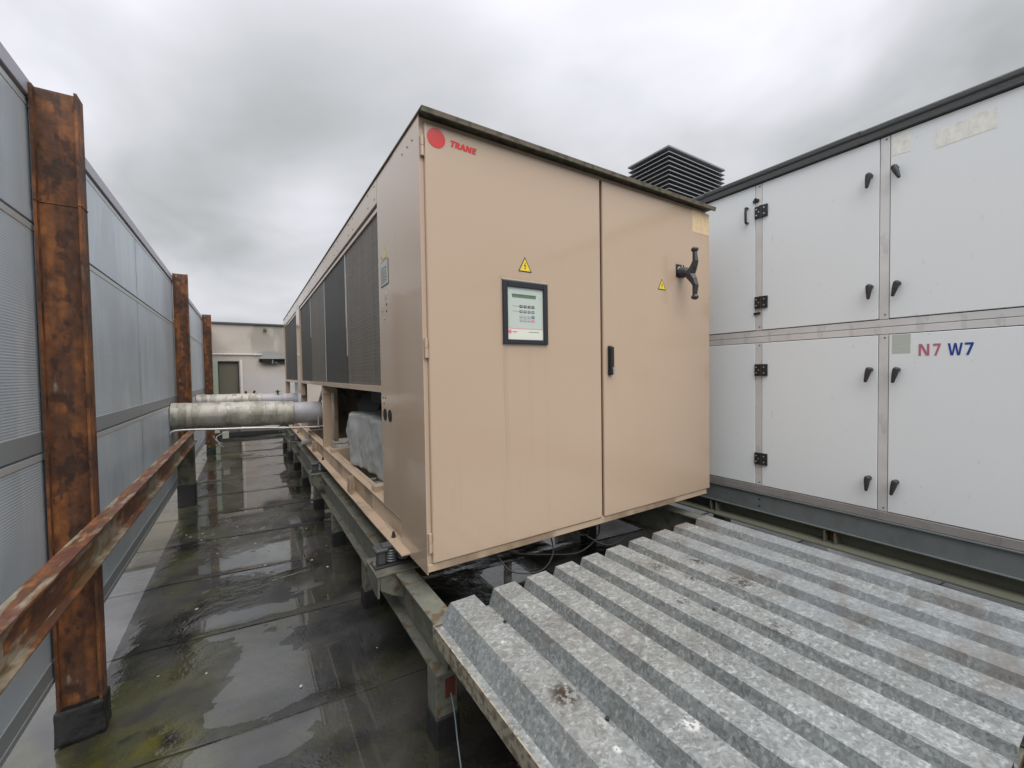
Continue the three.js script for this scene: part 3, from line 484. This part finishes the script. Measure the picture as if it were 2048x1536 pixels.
  part('drain_stub', cyl(.028, [.70, .72, -6.2], [.58, .70, -6.12], 16), M.foil, t);
  part('base_rail', [box(2.86, 2.93, .848, .856, -10.2, -2.6), box(2.868, 2.876, .668, .848, -10.2, -2.1), box(2.84, 2.93, .657, .667, -10.2, -2.1)], M.base, t);
  for (const z of [-2.9, -4.6, -6.4, -8.2, -10.1]) part('cross_member', box(.71, 2.87, .70, .84, z - .04, z + .04), M.base, t);
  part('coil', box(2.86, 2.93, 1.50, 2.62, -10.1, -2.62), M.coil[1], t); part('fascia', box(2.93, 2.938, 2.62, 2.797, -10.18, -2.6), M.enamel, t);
  for (const z of [-4.7, -7.2, -10.1]) part('frame_leg', box(2.85, 2.93, .858, 1.5, z - .04, z + .04), M.enamel, t);
  part('coil_tray', box(.80, 2.86, 1.50, 1.53, -10.1, -2.62), M.zinc, t);
  // what stands inside the base: wrapped evaporator, compressors, pipework
  { let w = new THREE.BoxGeometry(.62, .45, 1.30, 24, 22, 56); w.deleteAttribute('uv'); w.deleteAttribute('normal'); w = mergeVertices(w, 1e-4); const p = w.attributes.position, hx = .31, hy = .225, hz = .65, r = .03, q = new THREE.Vector3(), n3 = new THREE.Vector3();
    for (let i = 0; i < p.count; i++) {
      q.fromBufferAttribute(p, i); n3.set(clamp(q.x, -hx + r, hx - r), clamp(q.y, -hy + r, hy - r), clamp(q.z, -hz + r, hz - r)); const d = q.clone().sub(n3); if (d.lengthSq() > 1e-9) q.copy(n3).add(d.normalize().multiplyScalar(r));
      const n = fbm(q.z * 4 + 3, q.y * 5 + q.x * 3, 3, 470) - .5, f = fbm(q.z * 14 + q.y * 9 + 3, q.y * 6 - q.z * 5 + q.x * 9, 3, 472) - .5;
      if (q.x < -.15) q.x += n * .05 + f * .016 + .022 * Math.exp(-(((q.z + .28 + .12 * clamp(-q.y - .08)) / .018) ** 2)) + .02 * Math.exp(-(((q.z + .22 + .5 * (q.y + .15)) / .02) ** 2)) * sstep(-.05, -.12, q.y) - .035 * Math.exp(-(((q.z + .45) / .12) ** 2));
      if (q.z < -.55) q.z -= .22 * Math.max(0, 1 - Math.abs(q.y - .03) / .14) * sstep(.35, -.25, q.x); q.y += n * .03 * (q.y > 0 ? 1 : .4); p.setXYZ(i, q.x, q.y, q.z);
    }
    w.computeVertexNormals(); part('insulation_cover', w.translate(1.10, 1.045, -3.36), M.cover, t); }
  part('evaporator', cyl(.27, [1.75, 1.15, -9.6], [1.75, 1.15, -3.0], 28), M.foam, t);
  part('compressor', [cyl(.24, [1.30, 1.20, -5.0], [1.30, 1.20, -4.1], 24), box(1.05, 1.6, .87, 1.1, -5.0, -4.1, .02), cyl(.15, [1.3, 1.38, -3.9], [1.3, 1.44, -2.8], 20), box(1.0, 1.6, 1.33, 1.49, -4.1, -2.7, .03)], M.foam, t);
  part('inner_panel', [box(.86, .90, .82, 1.49, -5.95, -5.25), box(.9, 1.6, .82, 1.49, -5.96, -5.92)], M.base, t);
  part('pipework', [tube([[.86, 1.1, -6.15], [1.05, 1.13, -6.15], [1.12, 1.3, -6.15], [1.3, 1.42, -6.0]], .13, 30, 16), ...[0, 1, 2].map((i) => tube([[1.1, 1.2 + i * .05, -5.75], [1.0, 1.36 + i * .03, -5.8], [.9, 1.40 + i * .025, -6.1], [.86, 1.2, -6.5]], .018, 30, 8)), tube([[.8, .95, -4.2], [1.3, .93, -4.3], [1.6, .98, -4.4]], .02, 20, 8)], M.foil, t);
  part('inner_box', box(.75, .80, 1.15, 1.48, -8.0, -7.7), M.white, t); part('inner_box', box(.82, .9, 1.05, 1.48, -9.5, -8.6), M.white, t);
}
{
  const c = thing('cable', 'thin black cables drooping under the front edge of the chiller', 'cable', [1.3, .5, -1.9]);
  part('strand', [tube([[1.02, .66, -2.0], [1.10, .62, -1.9], [1.14, .56, -1.82], [1.30, .535, -1.78], [1.45, .57, -1.86], [1.52, .66, -2.0]], .004, 50, 6), tube([[1.0, .66, -2.1], [1.2, .60, -1.95], [1.42, .55, -1.9], [1.7, .50, -1.9], [1.9, .56, -1.95], [2.0, .66, -2.1]], .005, 50, 6), tube([[1.6, .66, -2.0], [1.7, .60, -1.9], [1.8, .58, -1.95], [1.72, .62, -2.0], [1.85, .52, -1.85], [2.1, .5, -1.9]], .005, 60, 6)], M.cable, c);
}

// ---------------------------------------------------------------- insulated pipes
function pipe(label, z, r, yL, yR, seamX, endX, m1) {
  const t = thing('insulated_pipe', label, 'pipe', [0, yL, z], null), slope = (yR - yL) / 1.26, Y = (x) => yL + slope * (x + .76);
  const n = 44, ring = (x0, x1, rr, w, s) => quadGrid(60, n, (u, v) => { const a = v * 2 * Math.PI, x = mix(x0, x1, u), q = rr + w * (fbm(x * 8 + s, Math.cos(a) * 2 + 3 + Math.sin(a), 3, 480 + s) - .5) - .006 * Math.exp(-(((x - x0 - .5 * (x1 - x0)) / .012) ** 2)); return [x, Y(x) + q * Math.sin(a), z + q * Math.cos(a)]; });
  const fixn = (g) => { const nn = g.attributes.normal, p = g.attributes.position; if (nn.getZ(0) * (p.getZ(0) - z) < 0) { const ix = g.index.array; for (let q = 0; q < ix.length; q += 3) { const s = ix[q]; ix[q] = ix[q + 1]; ix[q + 1] = s; } g.computeVertexNormals(); } return g; };
  part('jacket', fixn(ring(-.755, seamX, r, .016, 1)), m1, t);
  part('end_collar', cyl(r * 1.02, [-.765, Y(-.765), z], [-.745, Y(-.745), z], 40), M.dark, t);
  part('jacket_band', [seamX - .30, seamX - .19, seamX - .005].map((x) => fixn(ring(x - .012, x + .012, r + .004, .006, 4))), M.jacket, t);
  part('foil_sleeve', fixn(ring(seamX, endX, r * .92, .012, 7)), M.foil, t);
  part('pipe_end', cyl(r * .9, [endX - .02, Y(endX), z], [endX, Y(endX), z], 32), M.dark, t);
  return t;
}
pipe('fat moss-stained insulated pipe crossing the aisle, nearer of the two', -6.15, .153, 1.158, 1.118, .50, 1.2, M.jacket);
{ const t = pipe('paler insulated pipe crossing the aisle behind the nearer one', -9.05, .135, 1.165, 1.15, .22, .95, (() => { const m = M.jacket.clone(); m.color = rgb(1.1, 1.08, 1.1); return m; })());
  part('valve', [box(.47, .50, 1.27, 1.34, -9.0, -8.96, .004), box(.44, .53, 1.30, 1.315, -8.99, -8.97)], M.dark, t); part('vent_stub', cyl(.02, [-.02, 1.28, -9.05], [-.02, 1.335, -9.05], 10), M.dark, t); part('vent_stub', cyl(.02, [.10, 1.28, -9.05], [.12, 1.34, -9.05], 10), M.dark, t); }
{
  const t = thing('conduit_pipe', 'thin bright metal conduit slung under the nearer insulated pipe', 'conduit', [0, .97, -6.0]);
  part('tube', tube([[-.74, .955, -6.0], [-.735, .985, -5.99], [-.70, 1.0, -5.99], [-.3, .987, -5.99], [.1, .968, -5.99], [.46, .942, -5.99], [.80, .925, -5.99]], .011, 80, 8), M.skyGapAndConduit, t);
  part('hanger', [box(.775, .785, .93, 1.06, -6.0, -5.98), box(.775, .9, .93, .94, -6.0, -5.98)], M.skyGapAndConduit, t);
  part('plastic_sleeve', tube([[-.08, .955, -6.02], [.12, .945, -6.02], [.4, .94, -6.0]], .02, 20, 8), M.plastic, t);
}

// ---------------------------------------------------------------- trapezoidal zinc decking
{
  const t = thing('metal_decking', 'weathered galvanised trapezoidal decking sheets on the walkway right of the camera', 'decking', [1.68, .5, -.9]);
  const ribs = [[.722, .838], [.938, 1.055], [1.125, 1.240], [1.308, 1.418], [1.490, 1.600], [1.672, 1.785], [1.866, 1.985], [2.075, 2.195], [2.285, 2.405], [2.520, 2.632]];
  const yt = .602, yv = .531, th = .0022;
  [[0, 3, .0], [3, 6, .001], [6, 10, .0]].forEach(([a, b, dy], si) => {
    const line = []; if (si === 0) line.push([.640, yv], [.671, yv], [.722, yt], [.838, yt], [.862, yv]); else line.push([ribs[a][0] - .06, yv + .0026], [ribs[a][0] - .026, yv + .0026]);
    for (let i = a + (si === 0 ? 1 : 0); i < b; i++) { line.push([ribs[i][0] - .026, yv], [ribs[i][0], yt], [ribs[i][1], yt], [ribs[i][1] + .026, yv]); }
    line.push(si === 2 ? [2.70, yv] : [ribs[b][0] - .035, yv]);
    const up = line.map(([x, y]) => [x, y + dy]), pts = [...up.map(([x, y]) => [x, y - th]), ...up.reverse()];
    const sheet = part('deck_sheet', extZ(pts, -1.655 - .006 * si, -.19 + .004 * si), M.deck, t), { position: p, normal: nn, uv: w } = sheet.geometry.attributes;
    for (let i = 0; i < p.count; i++) { const y = p.getY(i) + t.position.y; w.setXY(i, p.getX(i) + t.position.x + (Math.abs(nn.getX(i)) > .3 ? Math.sign(nn.getX(i)) * (yt - y) * .9 : 0), p.getZ(i) + t.position.z); }   // the pattern runs on round the folds
  });
  part('edge_channel', [box(.634, .640, .465, .538, -1.645, -.19, .001), box(.640, .70, .465, .472, -1.645, -.19), extZ([[.640, .520], [.655, .520], [.655, .528], [.640, .528]], -1.645, -.19)], M.deckEdge, t);
  part('bearer', [box(.66, 2.68, .45, .525, -.235, -.19), box(.66, 2.68, .45, .525, -1.56, -1.52), extZ(iSection(2.66, .36, .523, .08, .008, .006), -1.6, -.2)], M.support, t);
  part('end_angle', [box(1.55, 2.70, .50, .512, -.186, -.10, .002), box(1.55, 2.70, .44, .50, -.106, -.10, .001)], M.rust, t);
  part('screw', ribs.flatMap((r, i) => [-1.5, -.9].map((z) => cyl(.007, [r[0] - .035, yv, z], [r[0] - .035, yv + .008, z], 6))), M.dark, t);
  for (const [x, z] of [[.69, -.3], [2.66, -.3], [2.66, -1.5]]) part('leg', box(x - .04, x + .04, 0, .45, z - .04, z + .04, .005), M.support, t);
}

// ---------------------------------------------------------------- air handling unit on the right
{
  const X = 3.3, t = thing('air_handler', 'long white two-tier air handling unit with aluminium frame right of the chiller', 'air handling unit', [4.4, .5, -.8]);
  const posts = [[-4.2, -4.155], [-3.15, -3.105], [-2.42, -2.375], [-1.682, -1.637], [-.945, -.899], [-.207, -.161], [.531, .577], [1.27, 1.316], [2.0, 2.046], [2.955, 3.0]];
  part('casing', [box(X + .012, 5.6, .64, 2.99, -4.19, 2.99)], M.dark, t);
  part('rail', [box(X, X + .03, 1.8475, 1.890, -4.155, 2.955, .002), box(X, X + .03, 1.802, 1.8445, -4.155, 2.955, .002)], M.alu, t);
  part('base_rail', [box(X - .004, X + .03, .652, .705, -4.2, 3.0, .003)], M.baseRail, t);
  for (const [z0, z1] of posts) for (const [y0, y1] of [[.708, 1.799], [1.893, 2.993]]) part('frame_post', box(X, X + .03, y0, y1, z0, z1, .002), M.alu, t);
  const doors = {};
  for (let i = 0; i + 1 < posts.length; i++) for (const [k, y0, y1] of [['low', .710, 1.797], ['up', 1.896, 2.992]]) doors[k + i] = part('door', box(X - .003, X + .03, y0, y1, posts[i][1] + .003, posts[i + 1][0] - .003, .003), M.white, t);
  // roofing membrane, lapped, with a rolled edge
  [[-4.25, -2.05], [-2.10, -1.02], [-1.06, .2], [.15, 1.6], [1.55, 3.05]].forEach(([z0, z1], i) => part('roofing_sheet', [box(X - .03, 5.65, 3.035 + .003 * (i % 2), 3.078 + .004 * (i % 2), z0, z1, .016), box(X - .022 - .002 * (i % 2), X + .03, 2.997, 3.04, z0, z1, .006)], M.roofing, t));
  // base channel and the beam it stands on
  const ch = part('base_channel', [box(X + .002, X + .008, .505, .640, -4.2, 3.0), box(X - .012, X + .05, .640, .650, -4.2, 3.0, .002), box(X - .008, X + .05, .502, .509, -4.2, 3.0, .001)], M.galv, t);
  part('bolt_hole', [box(X + .0005, X + .0015, .625, .63, -1.66, -1.655), ...[[.598, -1.655], [.545, -1.655], [.6, .4]].map(([y, z]) => cyl(.007, [X - .0002, y, z], [X + .004, y, z], 10))], M.dark, ch);
  // hinges
  const hinge = (y, parent) => { const h = part('hinge', [box(X - .016, X - .001, y - .045, y + .045, -1.685, -1.642, .004), box(X - .018, X - .003, y - .045, y + .045, -1.640, -1.592, .004), cyl(.010, [X - .014, y - .045, -1.641], [X - .014, y + .045, -1.641], 10)], M.black, parent); part('hinge_screw', [[-1.67, .022], [-1.67, -.022], [-1.615, .022], [-1.615, -.022], [-1.652, 0]].map(([z, d]) => cyl(.0055, [X - .0172, y + d, z], [X - .0192, y + d, z], 8)), M.steel, parent); };
  hinge(2.783, doors.up3); hinge(2.104, doors.up3); hinge(1.592, doors.low3); hinge(.914, doors.low3);
  // latch levers
  const lever = (y, z, turn, parent) => {
    const g = [[0, 0, .017], [0, -.03, .0145], [0, -.070, .009]].map((p) => p), geo = [cyl(.015, [.0, 0, 0], [-.030, 0, 0], 14, .014), new THREE.SphereGeometry(.0165, 14, 10).scale(.8, 1, 1).translate(-.032, 0, 0)];
    for (let i = 0; i < 2; i++) geo.push(cyl(g[i][2], [-.032 - .004 * i, g[i][1], 0], [-.036 - .004 * i, g[i + 1][1], 0], 12, g[i + 1][2])); geo.push(new THREE.SphereGeometry(.009, 10, 8).translate(-.040, -.071, 0));
    part('latch_lever', geo.map((q) => q.rotateX(turn).translate(X - .003, y, z)), M.lever, parent);
  };
  lever(2.784, -.992, .08, doors.up3); lever(2.784, -.872, -.34, doors.up4); lever(2.100, -.986, 0, doors.up3); lever(2.098, -.856, .2, doors.up4);
  lever(1.585, -.984, .18, doors.low3); lever(1.583, -.855, .16, doors.low4); lever(.903, -.986, .05, doors.low3); lever(.904, -.856, .18, doors.low4);
  // grab handle and small turn catches on the panel behind the chiller
  part('grab_handle', [tube([[X, 2.838, -1.742], [X - .028, 2.838, -1.742], [X - .032, 2.82, -1.742], [X - .032, 2.745, -1.742], [X - .028, 2.727, -1.742], [X, 2.727, -1.742]], .009, 40, 8)], M.black, doors.up2);
  part('turn_catch', [box(X - .014, X, 2.862, 2.884, -1.700, -1.655, .005), cyl(.009, [X - .02, 2.885, -1.677], [X, 2.885, -1.677], 8)], M.black, doors.up2); part('turn_catch', box(X - .014, X, 2.014, 2.032, -1.695, -1.645, .006), M.black, doors.up2);
  part('post_screw', posts.slice(3, 5).flatMap(([z0, z1]) => [2.975, 1.92, 1.78, .73].map((y) => cyl(.006, [X - .0015, y, (z0 + z1) / 2 + .006], [X + .002, y, (z0 + z1) / 2 + .006], 8))), M.galv, t);
  // remains of labels
  part('torn_label', extX([[2.865, -.890], [2.985, -.890], [2.972, -.85], [2.980, -.808], [2.858, -.808]], X - .0042, X - .0031), M.paper, doors.up4);
  part('torn_label', extX([[2.822, -.702], [2.925, -.702], [2.918, -.64], [2.935, -.58], [2.931, -.475], [2.828, -.475], [2.826, -.60]], X - .0042, X - .0031), M.paper, doors.up4);
  part('grey_sticker', [box(X - .0042, X - .0031, 1.735, 1.795, -.881, -.798), box(X - .0042, X - .0031, 1.682, 1.732, -.881, -.799)], M.paperGrey, doors.low4);
  const put = (s, z0, z1, y, m) => { const g = lettering(s, .068, .0012); g.computeBoundingBox(); const b = g.boundingBox; g.translate(-b.min.x, 0, 0).scale((z1 - z0) / (b.max.x - b.min.x), 1, 1).rotateY(-Math.PI / 2).translate(X - .0034, y, z0); part('painted_letter', g, m, doors.low4); };
  put('N', -.763, -.718, 1.663, M.pinkLetter); put('7', -.703, -.672, 1.662, M.pinkLetter); put('W', -.644, -.586, 1.660, M.blueLetter); put('7', -.579, -.546, 1.660, M.blueLetter);
  const b = thing('support_beam', 'green painted steel beam with stiffeners under the air handling unit', 'steel beam', [3.38, 0, -.6]);
  part('beam', [box(3.376, 3.384, .413, .490, -4.2, 3.0), box(3.235, 3.53, .400, .413, -4.2, 3.0, .002), box(3.31, 3.45, .490, .4995, -4.2, 3.0)], M.green, b);
  for (const z of [-2.05, -2.0, -1.225, -1.165, -.1, -.04]) part('stiffener', box(3.29, 3.376, .413, .490, z - .004, z + .004), M.support, b);
  part('rust_patch', box(3.366, 3.3755, .4135, .489, -1.219, -1.171), M.rust, b);
  legs(b, 3.38, [-3.9, -2.0, 0, 2.4], .395);
}
// louvred cowl on the roof of the air handler
{
  const x0 = 4.0, x1 = 5.09, z0 = -3.55, z1 = -2.97, t = thing('louvre_vent', 'square grey louvred vent cowl rising above the white unit', 'roof vent', [4.54, 3.1, -3.26]);
  part('core', box(x0 + .09, x1 - .09, 3.1, 4.08, z0 + .09, z1 - .09), M.louvre, t);
  part('curb', box(x0 + .03, x1 - .03, 3.095, 3.2, z0 + .03, z1 - .03, .004), M.louvre, t);
  part('cap', box(x0 - .004, x1 + .004, 4.072, 4.092, z0 - .004, z1 + .004, .002), M.louvre, t);
  for (let y = 3.26; y < 4.05; y += .0505) {       // each blade ring slopes outward and down
    const fr = (a, ya, b2, yb) => { const P = (d, yy) => [[x0 + d, yy, z1 - d], [x1 - d, yy, z1 - d], [x1 - d, yy, z0 + d], [x0 + d, yy, z0 + d]], A = P(a, ya), B = P(b2, yb), pos = []; for (let i = 0; i < 4; i++) { const j = (i + 1) % 4; pos.push(...A[i], ...A[j], ...B[j], ...A[i], ...B[j], ...B[i]); } const g = new THREE.BufferGeometry(); g.setAttribute('position', new THREE.Float32BufferAttribute(pos, 3)); g.computeVertexNormals(); return g; };
    part('blade', [fr(0, y, 0, y + .010), fr(0, y + .010, .085, y + .052), fr(.085, y + .050, .002, y)], M.louvre, t);
  }
}

scene.traverse((o) => { if (o.isMesh) { o.castShadow = true; o.receiveShadow = true; } });
renderer.render(scene, camera);
